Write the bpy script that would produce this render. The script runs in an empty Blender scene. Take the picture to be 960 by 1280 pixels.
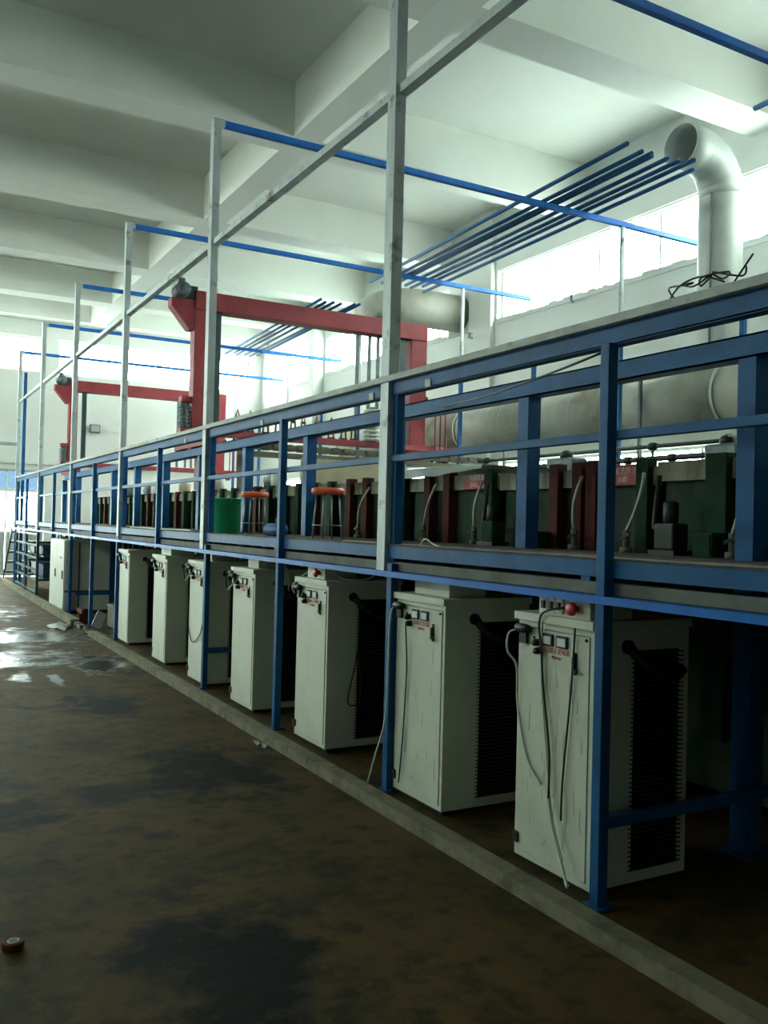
import bpy, math, random
from mathutils import Vector, Matrix

random.seed(7)
scene = bpy.context.scene
COL = scene.collection

# ------------------------------------------------------------------ camera
F_PX = 1115.0
CAM_H = 1.64
rows = ((0.87228155, -0.02863697, -0.48816474),
        (-0.48836503, 0.0, -0.87263944),
        (0.02498975, 0.99958988, -0.01398529))
cam_data = bpy.data.cameras.new('camera')
cam_data.sensor_fit = 'VERTICAL'
cam_data.sensor_height = 32.0
cam_data.lens = F_PX / 1280.0 * 32.0
cam_data.clip_start = 0.05
cam_data.clip_end = 400
cam = bpy.data.objects.new('camera', cam_data)
COL.objects.link(cam)
cam.matrix_world = Matrix.Translation((0, 0, CAM_H)) @ Matrix(rows).to_4x4()
scene.camera = cam

# ------------------------------------------------------------------ sky, exposure
SKY = 29.0
world = bpy.data.worlds.new('sky')
scene.world = world
world.use_nodes = True
bg = world.node_tree.nodes['Background']
bg.inputs[0].default_value = (0.90, 1.0, 0.94, 1)
bg.inputs[1].default_value = SKY
vs = scene.view_settings
vs.view_transform = 'Standard'
vs.look = 'None'
vs.gamma = 1.0
vs.use_curve_mapping = False
vs.exposure = 0.0
scene.cycles.max_bounces = 10
scene.cycles.diffuse_bounces = 6
scene.cycles.transparent_max_bounces = 16
scene.cycles.sample_clamp_indirect = 8.0

sun = bpy.data.lights.new('sun_offscreen', 'SUN')
sun.energy = 120.0
sun.angle = math.radians(2)
sun.color = (.97, 1.0, .98)
sun_o = bpy.data.objects.new('sun_offscreen', sun)
sun_o.rotation_euler = (math.radians(32), math.radians(-3), 0)   # high sun over the roof, from behind the camera
COL.objects.link(sun_o)

# room constants (metres). x: away from the aisle, y: along the line, z: up
XR, XL, YF, YN = 9.9, -7.5, 25.5, -16.0
ZS, ZC = 6.9, 7.65            # beam soffit, slab
STRIP = (5.5, 6.45)           # high strip windows
LOWW = (2.28, 2.86)           # low windows behind the duct


def portal(name, loc, rot, sx, sy):
    # portal: gives no light of its own, only guides sky rays through a window
    l = bpy.data.lights.new(name, 'AREA')
    l.shape = 'RECTANGLE'
    l.size, l.size_y = sx, sy
    l.cycles.is_portal = True
    o = bpy.data.objects.new(name, l)
    o.location = loc
    o.rotation_euler = rot
    COL.objects.link(o)


RIGHT_STRIPS = ((2.0, 6.6), (7.0, 13.55), (15.2, 21.0), (21.5, 25.0))
RIGHT_LOWS = ((2.9, 7.0), (7.6, 13.4), (14.6, 19.0), (19.6, 24.6))
FAR_STRIPS = ((-7.0, -2.6), (-2.2, 3.6), (4.0, 9.5))
FAR_LOWS = ((-7.0, -3.0), (-2.6, 0.6), (0.9, 3.75))
LEFT_STRIPS = ((8.2, 11.6), (12.2, 14.8), (15.4, 19.8), (20.4, 25.0))
for a, b in RIGHT_STRIPS:
    portal('window_right_offscreen' if b < 7 else 'window_right', (XR + .1, (a + b) / 2, sum(STRIP) / 2), (0, math.radians(90), 0), STRIP[1] - STRIP[0], b - a)
for a, b in RIGHT_LOWS:
    portal('window_right_low_offscreen' if b < 7.5 else 'window_right_low', (XR + .1, (a + b) / 2, sum(LOWW) / 2), (0, math.radians(90), 0), LOWW[1] - LOWW[0], b - a)
for a, b in LEFT_STRIPS:
    portal('window_left_offscreen', (XL - .1, (a + b) / 2, sum(STRIP) / 2), (0, math.radians(-90), 0), STRIP[1] - STRIP[0], b - a)
for a, b in FAR_STRIPS:
    portal('window_far_offscreen' if b < 0 else 'window_far', ((a + b) / 2, YF + .1, sum(STRIP) / 2), (math.radians(-90), 0, 0), b - a, STRIP[1] - STRIP[0])
for a, b in FAR_LOWS:
    portal('window_far_low_offscreen' if b < 1 else 'window_far_low', ((a + b) / 2, YF + .1, 2.02), (math.radians(-90), 0, 0), b - a, 1.66)


# ------------------------------------------------------------------ materials
MATS = {}


def mat(name, col, rough=0.6, metal=0.0, col2=None, scale=6.0, lo=0.42, hi=0.68, stretch=(1, 1, 1),
        bump=0.0, bscale=40.0, col3=None, scale3=2.0, lo3=0.55, hi3=0.7, rough2=None, spec=0.5, detail=8):
    m = bpy.data.materials.new(name)
    m.use_nodes = True
    nt = m.node_tree
    b = nt.nodes['Principled BSDF']
    b.inputs['Roughness'].default_value = rough
    b.inputs['Metallic'].default_value = metal
    b.inputs['Specular IOR Level'].default_value = spec
    b.inputs['Base Color'].default_value = (*col, 1)
    tc = nt.nodes.new('ShaderNodeTexCoord')

    def noise(sc, st, d=detail):
        mp = nt.nodes.new('ShaderNodeMapping')
        mp.inputs['Scale'].default_value = st
        nt.links.new(tc.outputs['Object'], mp.inputs[0])
        n = nt.nodes.new('ShaderNodeTexNoise')
        n.inputs['Scale'].default_value = sc
        n.inputs['Detail'].default_value = d
        n.inputs['Roughness'].default_value = 0.62
        nt.links.new(mp.outputs[0], n.inputs['Vector'])
        return n

    def ramp(n, a, c):
        r = nt.nodes.new('ShaderNodeMapRange')
        r.inputs['From Min'].default_value = a
        r.inputs['From Max'].default_value = c
        nt.links.new(n.outputs[0], r.inputs[0])
        return r

    last = None
    if col2:
        r = ramp(noise(scale, stretch), lo, hi)
        mx = nt.nodes.new('ShaderNodeMix')
        mx.data_type = 'RGBA'
        mx.inputs[6].default_value = (*col, 1)
        mx.inputs[7].default_value = (*col2, 1)
        nt.links.new(r.outputs[0], mx.inputs[0])
        last = mx.outputs[2]
        if rough2 is not None:
            mr = nt.nodes.new('ShaderNodeMapRange')
            mr.inputs['To Min'].default_value = rough
            mr.inputs['To Max'].default_value = rough2
            nt.links.new(r.outputs[0], mr.inputs[0])
            nt.links.new(mr.outputs[0], b.inputs['Roughness'])
    if col3:
        r = ramp(noise(scale3, (1, 1, 1)), lo3, hi3)
        mx = nt.nodes.new('ShaderNodeMix')
        mx.data_type = 'RGBA'
        if last is not None:
            nt.links.new(last, mx.inputs[6])
        else:
            mx.inputs[6].default_value = (*col, 1)
        mx.inputs[7].default_value = (*col3, 1)
        nt.links.new(r.outputs[0], mx.inputs[0])
        last = mx.outputs[2]
    if last is not None:
        nt.links.new(last, b.inputs['Base Color'])
    if bump:
        n = noise(bscale, (1, 1, 1), 4)
        bp = nt.nodes.new('ShaderNodeBump')
        bp.inputs['Strength'].default_value = bump
        bp.inputs['Distance'].default_value = 0.01
        nt.links.new(n.outputs[0], bp.inputs['Height'])
        nt.links.new(bp.outputs[0], b.inputs['Normal'])
    MATS[name] = m
    return m


mat('plaster', (.70, .72, .69), .9, col2=(.64, .66, .63), scale=.8, bump=.15, bscale=30)
mat('ceiling_paint', (.72, .735, .69), .9, col2=(.66, .675, .635), scale=.6, bump=.1, bscale=25)
mat('blue', (.010, .100, .27), .5, spec=.2, col2=(.008, .075, .20), scale=5, col3=(.05, .055, .05), scale3=9, lo3=.64, hi3=.72)
mat('bright_blue', (.010, .16, .58), .45, spec=.25, col2=(.008, .12, .46), scale=5, col3=(.10, .09, .06), scale3=7, lo3=.66, hi3=.72)
mat('galv', (.54, .60, .61), .5, .1, col2=(.40, .46, .47), scale=7, stretch=(1, 1, .3), col3=(.13, .085, .05), scale3=6, lo3=.58, hi3=.72)
mat('rail_grey', (.44, .47, .45), .6, .05, col2=(.30, .32, .30), scale=8, col3=(.12, .09, .06), scale3=6, lo3=.6, hi3=.74)
mat('red', (.27, .034, .042), .55, spec=.3, col2=(.20, .026, .032), scale=4, col3=(.12, .05, .04), scale3=8, lo3=.66, hi3=.76)
mat('rib_red', (.11, .024, .02), .8, spec=.2, col2=(.06, .018, .015), scale=7)
mat('rib_green', (.014, .05, .026), .8, spec=.2, col2=(.008, .028, .016), scale=7)
mat('dark_green', (.012, .045, .045), .5, col2=(.01, .03, .03), scale=6)
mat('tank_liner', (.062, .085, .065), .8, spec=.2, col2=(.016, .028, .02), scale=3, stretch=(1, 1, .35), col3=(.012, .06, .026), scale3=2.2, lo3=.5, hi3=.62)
mat('tank_rim', (.42, .41, .30), .7, col2=(.16, .14, .09), scale=9, stretch=(1, 1, .18), lo=.4, hi=.66)
mat('deck', (.09, .075, .055), .85, col2=(.035, .03, .025), scale=4, bump=.3, col3=(.20, .16, .10), scale3=3, lo3=.62, hi3=.75)
mat('beam_grey', (.16, .17, .14), .8, col2=(.09, .095, .08), scale=5)
mat('cab', (.64, .67, .56), .5, col2=(.56, .59, .49), scale=3, col3=(.22, .22, .17), scale3=7, lo3=.68, hi3=.8)
mat('cab_scuffed', (.62, .65, .54), .5, col2=(.52, .55, .45), scale=3, col3=(.14, .12, .08), scale3=5, lo3=.66, hi3=.78)
mat('black', (.008, .010, .009), .55)
mat('black_metal', (.012, .016, .014), .5, .2)
mat('white_plastic', (.62, .65, .58), .45)
mat('red_plastic', (.55, .03, .03), .4)
mat('sign_red', (.55, .05, .06), .5, col2=(.42, .04, .05), scale=8)
mat('sign_white', (.95, .90, .80), .6)
mat('print_red', (.60, .10, .06), .6)
mat('meter_face', (.75, .8, .78), .25)
mat('duct', (.50, .53, .50), .55, .2, col2=(.42, .45, .42), scale=2.5, stretch=(1, .4, 1))
mat('duct_dusty', (.36, .36, .31), .65, .1, col2=(.28, .28, .24), scale=2.5, col3=(.20, .15, .085), scale3=1.1, lo3=.55, hi3=.7)
mat('pipe_blue', (.03, .14, .33), .5, spec=.3, col2=(.025, .11, .27), scale=8)
mat('orange', (.95, .17, .06), .35, col2=(.8, .12, .045), scale=12)
mat('bucket_green', (.008, .30, .13), .35, col2=(.006, .22, .10), scale=8)
mat('rod', (.32, .34, .32), .4, .6)
mat('motor_grey', (.12, .15, .16), .5, .2, col2=(.07, .09, .1), scale=12)
mat('copper', (.26, .10, .05), .5, .4, col2=(.12, .05, .03), scale=14)
mat('wood', (.34, .30, .21), .8, col2=(.22, .19, .13), scale=4, stretch=(.3, 1, 1))
mat('board', (.46, .41, .28), .85, col2=(.36, .32, .22), scale=4)
mat('plank', (.16, .15, .11), .85, col2=(.08, .075, .055), scale=6, stretch=(.3, 1, 1))
mat('sheet', (.66, .68, .64), .5, col2=(.58, .6, .56), scale=3)
mat('hose', (.55, .56, .48), .5, col2=(.40, .40, .33), scale=12)
mat('cable_white', (.55, .58, .50), .55)
mat('cable_black', (.012, .013, .012), .5)
mat('kerb', (.19, .175, .11), .9, col2=(.09, .083, .05), scale=7, bump=.5, col3=(.06, .055, .04), scale3=3, lo3=.58, hi3=.72)
mat('concrete', (.20, .20, .16), .9, col2=(.12, .12, .095), scale=5, bump=.4)
mat('frame_white', (.72, .76, .72), .5)
mat('rack_teal', (.012, .05, .07), .5)
mat('crate_blue', (.03, .10, .17), .5)
mat('crate_pale', (.35, .38, .38), .6)
mat('gate_grey', (.50, .54, .51), .6, col2=(.42, .46, .43), scale=3, stretch=(6, 1, .2))
mat('pane_blue', (.14, .24, .36), .4)
mat('rag', (.6, .63, .62), .8)
mat('outdoor_ground', (.50, .53, .52), .9, col2=(.44, .46, .45), scale=2)
mat('leather', (.18, .18, .17), .6)
mat('elec_cab', (.50, .53, .47), .5, col2=(.44, .47, .42), scale=3)


def glass_mat():
    m = bpy.data.materials.new('window_glass')
    m.use_nodes = True
    nt = m.node_tree
    nt.nodes.remove(nt.nodes['Principled BSDF'])
    out = nt.nodes['Material Output']
    t = nt.nodes.new('ShaderNodeBsdfTransparent')
    t.inputs[0].default_value = (.93, .97, .95, 1)
    g = nt.nodes.new('ShaderNodeBsdfGlossy')
    g.inputs['Roughness'].default_value = .05
    mx = nt.nodes.new('ShaderNodeMixShader')
    mx.inputs[0].default_value = .06
    nt.links.new(t.outputs[0], mx.inputs[1])
    nt.links.new(g.outputs[0], mx.inputs[2])
    nt.links.new(mx.outputs[0], out.inputs[0])
    MATS['glass'] = m
    m2 = m.copy()
    m2.name = 'window_glass_tinted'
    for n in m2.node_tree.nodes:
        if n.type == 'BSDF_TRANSPARENT':
            n.inputs[0].default_value = (.115, .150, .185, 1)
    MATS['glass_tint'] = m2


glass_mat()


def floor_mat():
    m = bpy.data.materials.new('wet_factory_floor')
    m.use_nodes = True
    nt = m.node_tree
    b = nt.nodes['Principled BSDF']
    tc = nt.nodes.new('ShaderNodeTexCoord')
    L = nt.links.new

    def noise(sc, d=8, st=(1, 1, 1), off=(0, 0, 0)):
        mp = nt.nodes.new('ShaderNodeMapping')
        mp.inputs['Scale'].default_value = st
        mp.inputs['Location'].default_value = off
        L(tc.outputs['Object'], mp.inputs[0])
        n = nt.nodes.new('ShaderNodeTexNoise')
        n.inputs['Scale'].default_value = sc
        n.inputs['Detail'].default_value = d
        n.inputs['Roughness'].default_value = .65
        L(mp.outputs[0], n.inputs['Vector'])
        return n.outputs[0]

    def rng(v, a, c, t0=0, t1=1):
        r = nt.nodes.new('ShaderNodeMapRange')
        r.inputs['From Min'].default_value = a
        r.inputs['From Max'].default_value = c
        r.inputs['To Min'].default_value = t0
        r.inputs['To Max'].default_value = t1
        L(v, r.inputs[0])
        return r.outputs[0]

    def math_(op, a, c):
        n = nt.nodes.new('ShaderNodeMath')
        n.operation = op
        for i, q in enumerate((a, c)):
            if isinstance(q, (int, float)):
                n.inputs[i].default_value = q
            else:
                L(q, n.inputs[i])
        return n.outputs[0]

    def mix(f, a, c):
        n = nt.nodes.new('ShaderNodeMix')
        n.data_type = 'RGBA'
        L(f, n.inputs[0])
        for i, q in ((6, a), (7, c)):
            if isinstance(q, tuple):
                n.inputs[i].default_value = (*q, 1)
            else:
                L(q, n.inputs[i])
        return n.outputs[2]

    def blob(cx, cy, rx, ry):
        # distance field of one stain, made ragged by noise
        mp = nt.nodes.new('ShaderNodeMapping')
        mp.inputs['Location'].default_value = (-cx / rx, -cy / ry, 0)
        mp.inputs['Scale'].default_value = (1 / rx, 1 / ry, 0)
        L(tc.outputs['Object'], mp.inputs[0])
        ln = nt.nodes.new('ShaderNodeVectorMath')
        ln.operation = 'LENGTH'
        L(mp.outputs[0], ln.inputs[0])
        d = math_('ADD', ln.outputs['Value'], rng(noise(3.0, 10, off=(cx, cy, 0)), .3, .7, -.8, .8))
        return rng(d, 1.2, .55)

    base = mix(rng(noise(1.3), .35, .7), (.105, .064, .022), (.052, .035, .014))
    base = mix(rng(noise(6, 9), .50, .66), base, (.034, .027, .013))
    base = mix(rng(noise(2.1, 10, off=(7, 2, 0)), .52, .66), base, (.022, .019, .011))
    wet = None
    for args in WET:
        q = blob(*args)
        wet = q if wet is None else math_('MAXIMUM', wet, q)
    oil = None
    for args in OIL:
        q = blob(*args)
        oil = q if oil is None else math_('MAXIMUM', oil, q)
    fine = rng(noise(3.2, 10, off=(3, 1, 0)), .56, .72)
    oil2 = math_('MAXIMUM', oil, math_('MULTIPLY', fine, .6))
    c = mix(oil2, base, (.006, .008, .007))
    c = mix(math_('MULTIPLY', wet, .8), c, (.035, .042, .042))
    L(c, b.inputs['Base Color'])
    r = math_('SUBTRACT', .68, math_('MULTIPLY', wet, .57))
    L(math_('ADD', .11, math_('MULTIPLY', wet, .4)), b.inputs['Specular IOR Level'])
    r = math_('ADD', r, rng(noise(14, 5), .3, .7, -.04, .08))
    L(r, b.inputs['Roughness'])
    bp = nt.nodes.new('ShaderNodeBump')
    bp.inputs['Strength'].default_value = .25
    bp.inputs['Distance'].default_value = .01
    L(noise(26, 6), bp.inputs['Height'])
    L(bp.outputs[0], b.inputs['Normal'])
    MATS['floor'] = m


# wet film and oil stains on the floor: centre x, y, radius x, y
WET = ((1.2, 12.9, 1.5, .75), (0.6, 11.0, 1.3, .8), (2.2, 10.3, .35, .6), (1.0, 16.5, .9, 1.6),
       (1.25, 9.6, .10, .35), (1.55, 9.4, .06, .35), (-1.5, 11.5, 2.0, 2.2))
OIL = ((1.95, 5.75, .42, .62), (1.45, 5.45, .5, .22), (1.15, 3.1, .36, .55), (1.0, 2.4, .4, .35), (.45, 5.35, .4, .4), (.62, 5.1, .3, .1), (1.7, 8.0, .3, .5))
floor_mat()


# ------------------------------------------------------------------ geometry helpers
class Geo:
    def __init__(self):
        self.v, self.f, self.s = [], [], []

    def _add(self, vs_, fs, smooth=False):
        n = len(self.v)
        self.v += [tuple(p) for p in vs_]
        for k, q in enumerate(fs):
            self.f.append([i + n for i in q])
            self.s.append(smooth[k] if isinstance(smooth, list) else smooth)
        return self

    def box(self, x0, x1, y0, y1, z0, z1):
        return self._add([(x0, y0, z0), (x1, y0, z0), (x1, y1, z0), (x0, y1, z0),
                          (x0, y0, z1), (x1, y0, z1), (x1, y1, z1), (x0, y1, z1)],
                         [(0, 3, 2, 1), (4, 5, 6, 7), (0, 1, 5, 4), (1, 2, 6, 5), (2, 3, 7, 6), (3, 0, 4, 7)])

    def bar(self, a, b, w, h, up=(0, 0, 1)):
        a, b = Vector(a), Vector(b)
        d = (b - a).normalized()
        u = Vector(up)
        s = d.cross(u)
        if s.length < 1e-4:
            s = d.cross(Vector((1, 0, 0)))
        s.normalize()
        u = s.cross(d).normalized()
        s *= w / 2
        u *= h / 2
        q = [a - s - u, a + s - u, b + s - u, b - s - u, a - s + u, a + s + u, b + s + u, b - s + u]
        return self._add(q, [(0, 3, 2, 1), (4, 5, 6, 7), (0, 1, 5, 4), (1, 2, 6, 5), (2, 3, 7, 6), (3, 0, 4, 7)])

    def tube(self, pts, r, n=8, cap=True, smooth=True, radii=None):
        pts = [Vector(p) for p in pts]
        m = len(pts)
        vs_, fs, sm = [], [], []
        ref = None
        for i, p in enumerate(pts):
            d = (pts[min(i + 1, m - 1)] - pts[max(i - 1, 0)]).normalized()
            if ref is None:
                ref = Vector((0, 0, 1)) if abs(d.z) < .9 else Vector((1, 0, 0))
            s = d.cross(ref)
            if s.length < 1e-5:
                s = d.orthogonal()
            s.normalize()
            t = s.cross(d).normalized()
            ref = t
            rr = radii[i] if radii else r
            for k in range(n):
                a = 2 * math.pi * k / n
                vs_.append(p + s * math.cos(a) * rr + t * math.sin(a) * rr)
        for i in range(m - 1):
            for k in range(n):
                k2 = (k + 1) % n
                fs.append((i * n + k, i * n + k2, (i + 1) * n + k2, (i + 1) * n + k))
                sm.append(smooth)
        if cap:
            fs.append(tuple(range(n)))
            fs.append(tuple((m - 1) * n + k for k in reversed(range(n))))
            sm += [False, False]
        return self._add(vs_, fs, sm)

    def hollow(self, pts, r, t, n=24):
        """open-ended duct with wall thickness"""
        base = len(self.f)
        self.tube(pts, r, n, cap=False)
        self.tube(pts, r - t, n, cap=False)
        m = len(pts)
        tot = len(self.v)
        o0, i0 = tot - 2 * n * m, tot - n * m
        for k in range(n):
            k2 = (k + 1) % n
            self.f.append([o0 + k, i0 + k, i0 + k2, o0 + k2])
            self.s.append(False)
            e = (m - 1) * n
            self.f.append([o0 + e + k, o0 + e + k2, i0 + e + k2, i0 + e + k])
            self.s.append(False)
        return self

    def lathe(self, prof, c=(0, 0, 0), axis='z', n=20, smooth=True):
        vs_, fs = [], []
        for r, h in prof:
            for k in range(n):
                a = 2 * math.pi * k / n
                p = (r * math.cos(a), r * math.sin(a), h)
                if axis == 'x':
                    p = (p[2], p[0], p[1])
                elif axis == 'y':
                    p = (p[1], p[2], p[0])
                vs_.append((p[0] + c[0], p[1] + c[1], p[2] + c[2]))
        for i in range(len(prof) - 1):
            for k in range(n):
                k2 = (k + 1) % n
                fs.append((i * n + k, i * n + k2, (i + 1) * n + k2, (i + 1) * n + k))
        return self._add(vs_, fs, smooth)

    def prism(self, poly, y0, y1, plane='xz'):
        n = len(poly)
        if plane == 'xz':
            a = [(p[0], y0, p[1]) for p in poly] + [(p[0], y1, p[1]) for p in poly]
        elif plane == 'xy':
            a = [(p[0], p[1], y0) for p in poly] + [(p[0], p[1], y1) for p in poly]
        else:
            a = [(y0, p[0], p[1]) for p in poly] + [(y1, p[0], p[1]) for p in poly]
        fs = [tuple(range(n)), tuple(n + k for k in reversed(range(n)))]
        fs += [(k, n + k, n + (k + 1) % n, (k + 1) % n) for k in range(n)]
        return self._add(a, fs)

    def mesh(self, name, off=(0, 0, 0)):
        me = bpy.data.meshes.new(name)
        me.from_pydata([(x - off[0], y - off[1], z - off[2]) for x, y, z in self.v], [], self.f)
        me.polygons.foreach_set('use_smooth', self.s)
        import bmesh
        bm = bmesh.new()
        bm.from_mesh(me)
        bmesh.ops.recalc_face_normals(bm, faces=bm.faces)
        bm.to_mesh(me)
        bm.free()
        return me


def rootloc(o):
    p = Vector((0, 0, 0))
    while o is not None:
        p += o.location
        o = o.parent
    return p


def thing(name, label, cat, loc=(0, 0, 0), group=None):
    o = bpy.data.objects.new(name, None)
    o.empty_display_size = .1
    o.location = loc
    COL.objects.link(o)
    o['label'] = label
    o['category'] = cat
    if group:
        o['group'] = group
    return o


def part(name, geo, m, parent, bevel=0.0, kind=None, label=None):
    """geo in world coordinates; mesh origin sits at the parent's base"""
    off = rootloc(parent)
    me = geo.mesh(name, off)
    me.materials.append(MATS[m])
    o = bpy.data.objects.new(name, me)
    COL.objects.link(o)
    o.parent = parent
    if bevel:
        b = o.modifiers.new('bevel', 'BEVEL')
        b.width = bevel
        b.segments = 2
        b.limit_method = 'ANGLE'
    if kind:
        o['kind'] = kind
    if label:
        o['label'] = label
    return o


def single(name, geo, m, label, cat, group=None, loc=(0, 0, 0), bevel=0.0):
    me = geo.mesh(name, loc)
    me.materials.append(MATS[m])
    o = bpy.data.objects.new(name, me)
    o.location = loc
    COL.objects.link(o)
    o['label'] = label
    o['category'] = cat
    if group:
        o['group'] = group
    if bevel:
        b = o.modifiers.new('bevel', 'BEVEL')
        b.width = bevel
        b.segments = 2
        b.limit_method = 'ANGLE'
    return o


def struct(name, geo, m, label=None):
    me = geo.mesh(name)
    me.materials.append(MATS[m])
    o = bpy.data.objects.new(name, me)
    COL.objects.link(o)
    o['kind'] = 'structure'
    if label:
        o['label'] = label
    return o


def shared(name, me, parent, loc=(0, 0, 0), kind=None):
    o = bpy.data.objects.new(name, me)
    COL.objects.link(o)
    o.parent = parent
    o.location = loc
    if kind:
        o['kind'] = kind
    return o


def gmesh(name, geo, m):
    me = geo.mesh(name)
    me.materials.append(MATS[m])
    return me


def text_mesh(name, body, size, m, rot, loc, parent, spacing=1.0):
    cu = bpy.data.curves.new(name, 'FONT')
    cu.body = body
    cu.size = size
    cu.align_x = 'CENTER'
    cu.align_y = 'CENTER'
    cu.space_character = spacing
    cu.extrude = .0006
    to = bpy.data.objects.new(name, cu)
    COL.objects.link(to)
    dg = bpy.context.evaluated_depsgraph_get()
    me = bpy.data.meshes.new_from_object(to.evaluated_get(dg))
    bpy.data.objects.remove(to)
    me.name = name
    me.transform(Matrix.Rotation(rot[2], 4, 'Z') @ Matrix.Rotation(rot[0], 4, 'X'))
    me.materials.clear()
    me.materials.append(MATS[m])
    o = bpy.data.objects.new(name, me)
    COL.objects.link(o)
    o.parent = parent
    o.location = Vector(loc) - rootloc(parent)
    o['kind'] = 'stuff'
    return o


FACE_AISLE = (math.radians(90), 0, math.radians(-90))   # text readable from the aisle (looking along +x)


# ------------------------------------------------------------------ room shell
def wall_strips(axis, pos, thick, a0, a1, ztop, rows_):
    """wall of boxes with rows of openings; rows_ = [(z0, z1, [(a, b), ...]), ...]"""
    g = Geo()

    def bx(a, b, z0, z1):
        if b - a < 1e-4 or z1 - z0 < 1e-4:
            return
        lo, hi = min(pos, pos + thick), max(pos, pos + thick)
        if axis == 'x':
            g.box(lo, hi, a, b, z0, z1)
        else:
            g.box(a, b, lo, hi, z0, z1)
    z = 0.0
    for z0, z1, ops in rows_:
        bx(a0, a1, z, z0)
        c = a0
        for a, b in ops:
            bx(c, a, z0, z1)
            c = b
        bx(c, a1, z0, z1)
        z = z1
    bx(a0, a1, z, ztop)
    return g


struct('floor', Geo().box(XL - .2, XR + .2, YN - .2, YF + .2, -.2, 0), 'floor')
struct('ground_outside', Geo().box(-60, 70, -60, 90, -.6, -.25), 'outdoor_ground')
wall_right = struct('wall_right', wall_strips('x', XR, .25, YN, YF, ZC, [(*LOWW, RIGHT_LOWS), (*STRIP, RIGHT_STRIPS)]), 'plaster')
wall_left = struct('wall_left', wall_strips('x', XL, -.25, YN, YF, ZC, [(*STRIP, LEFT_STRIPS)]), 'plaster')
wall_far = struct('wall_far', wall_strips('y', YF, .25, XL - .25, XR + .25, ZC, [(0, 2.86, FAR_LOWS), (*STRIP, FAR_STRIPS)]), 'plaster')
wall_near = struct('wall_near', Geo().box(XL - .25, XR + .25, YN - .25, YN, 0, ZC), 'plaster')
part('ledge', Geo().box(XL, XR, YF - .06, YF, 3.02, 3.12), 'plaster', wall_far)
part('pilaster', Geo().box(XR - .10, XR, 13.62, 14.34, 0, ZC), 'plaster', wall_right)
part('pilaster', Geo().box(XR - .30, XR, 21.1, 21.45, 0, ZC), 'plaster', wall_right)
part('pilaster', Geo().box(XR - .30, XR, 6.64, 6.96, 0, STRIP[0] - .02), 'plaster', wall_right)
# rough sill below the strip windows
for a, b in RIGHT_STRIPS:
    g = Geo()
    k = a
    while k < b - .01:
        w = min(random.uniform(.12, .3), b - k)
        g.box(XR - .015, XR + .05, k, k + w, STRIP[0] - .06, STRIP[0] + random.uniform(.0, .05))
        k += w
    part('sill', g, 'plaster', wall_right)

ceiling = struct('ceiling', Geo().box(XL - .25, XR + .25, YN - .25, YF + .25, ZC, ZC + .2), 'ceiling_paint')
for y in (-14.5, -10.85, -7.2, -3.55, 0.1, 3.75, 7.4, 11.2, 15.15, 18.9, 22.4):
    part('cross_beam', Geo().box(XL, XR, y, y + .55, ZS, ZC), 'ceiling_paint', ceiling)
part('cross_beam', Geo().box(XL, XR, YF - .5, YF, ZS, ZC), 'ceiling_paint', ceiling)
for x in (4.72, -1.4):
    part('main_beam', Geo().box(x, x + .40, YN, YF, ZS - .003, ZC), 'ceiling_paint', ceiling)

# windows
wn = [0]


def window(axis, pos, a, b, z0, z1, n, inward, tint=False):
    wn[0] += 1
    g = Geo()
    t = .045
    lo, hi = pos, pos + .05

    def bx(p, q, r, s):
        if axis == 'x':
            g.box(lo, hi, p, q, r, s)
        else:
            g.box(p, q, lo, hi, r, s)
    bx(a, b, z0, z0 + t)
    bx(a, b, z1 - t, z1)
    bx(a, a + t, z0 + t, z1 - t)
    bx(b - t, b, z0 + t, z1 - t)
    o = struct('window_%d' % wn[0], g, 'frame_white')
    step = (b - a) / n
    for k in range(1, n):
        m = Geo()
        c = a + k * step
        if axis == 'x':
            m.box(lo + .005, hi - .005, c - .02, c + .02, z0 + t, z1 - t)
        else:
            m.box(c - .02, c + .02, lo + .005, hi - .005, z0 + t, z1 - t)
        part('mullion', m, 'frame_white', o)
    for k in range(n):
        p = Geo()
        c0, c1 = a + k * step + .02, a + (k + 1) * step - .02
        if axis == 'x':
            p.box(lo + .02, lo + .026, c0, c1, z0 + t, z1 - t)
        else:
            p.box(c0, c1, lo + .02, lo + .026, z0 + t, z1 - t)
        part('pane', p, 'glass_tint' if tint else 'glass', o)
    return o


for a, b in RIGHT_STRIPS:
    w = window('x', XR + .1, a, b, *STRIP, max(2, round((b - a) / 1.45)), -1)
    # outer head rail seen as a second white line
    part('head_rail', Geo().box(XR + .03, XR + .1, a, b, STRIP[1] - .025, STRIP[1]), 'frame_white', w)
for a, b in RIGHT_LOWS:
    window('x', XR + .1, a, b, *LOWW, max(2, round((b - a) / 1.2)), -1)
for a, b in LEFT_STRIPS:
    window('x', XL - .15, a, b, *STRIP, 4, 1)
for a, b in FAR_STRIPS:
    window('y', YF + .1, a, b, *STRIP, 4, -1)
for a, b in FAR_LOWS:
    window('y', YF + .1, a, b, 1.19, 2.31, 3, -1)
    window('y', YF + .1, a, b, 2.31, 2.86, 3, -1, tint=True)
    # pale corrugated gate leaves close the lower part of the opening
    for k in range(3):
        c0, c1 = a + (b - a) * k / 3, a + (b - a) * (k + 1) / 3
        g = Geo()
        m = 14
        for j in range(m):
            x0 = c0 + .01 + (c1 - c0 - .02) * j / m
            x1 = c0 + .01 + (c1 - c0 - .02) * (j + 1) / m
            d = .0 if j % 2 else .02
            g.box(x0, x1, YF + .06 - d, YF + .09, .03, 1.19)
        part('gate_leaf', g, 'gate_grey', wall_far)

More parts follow.
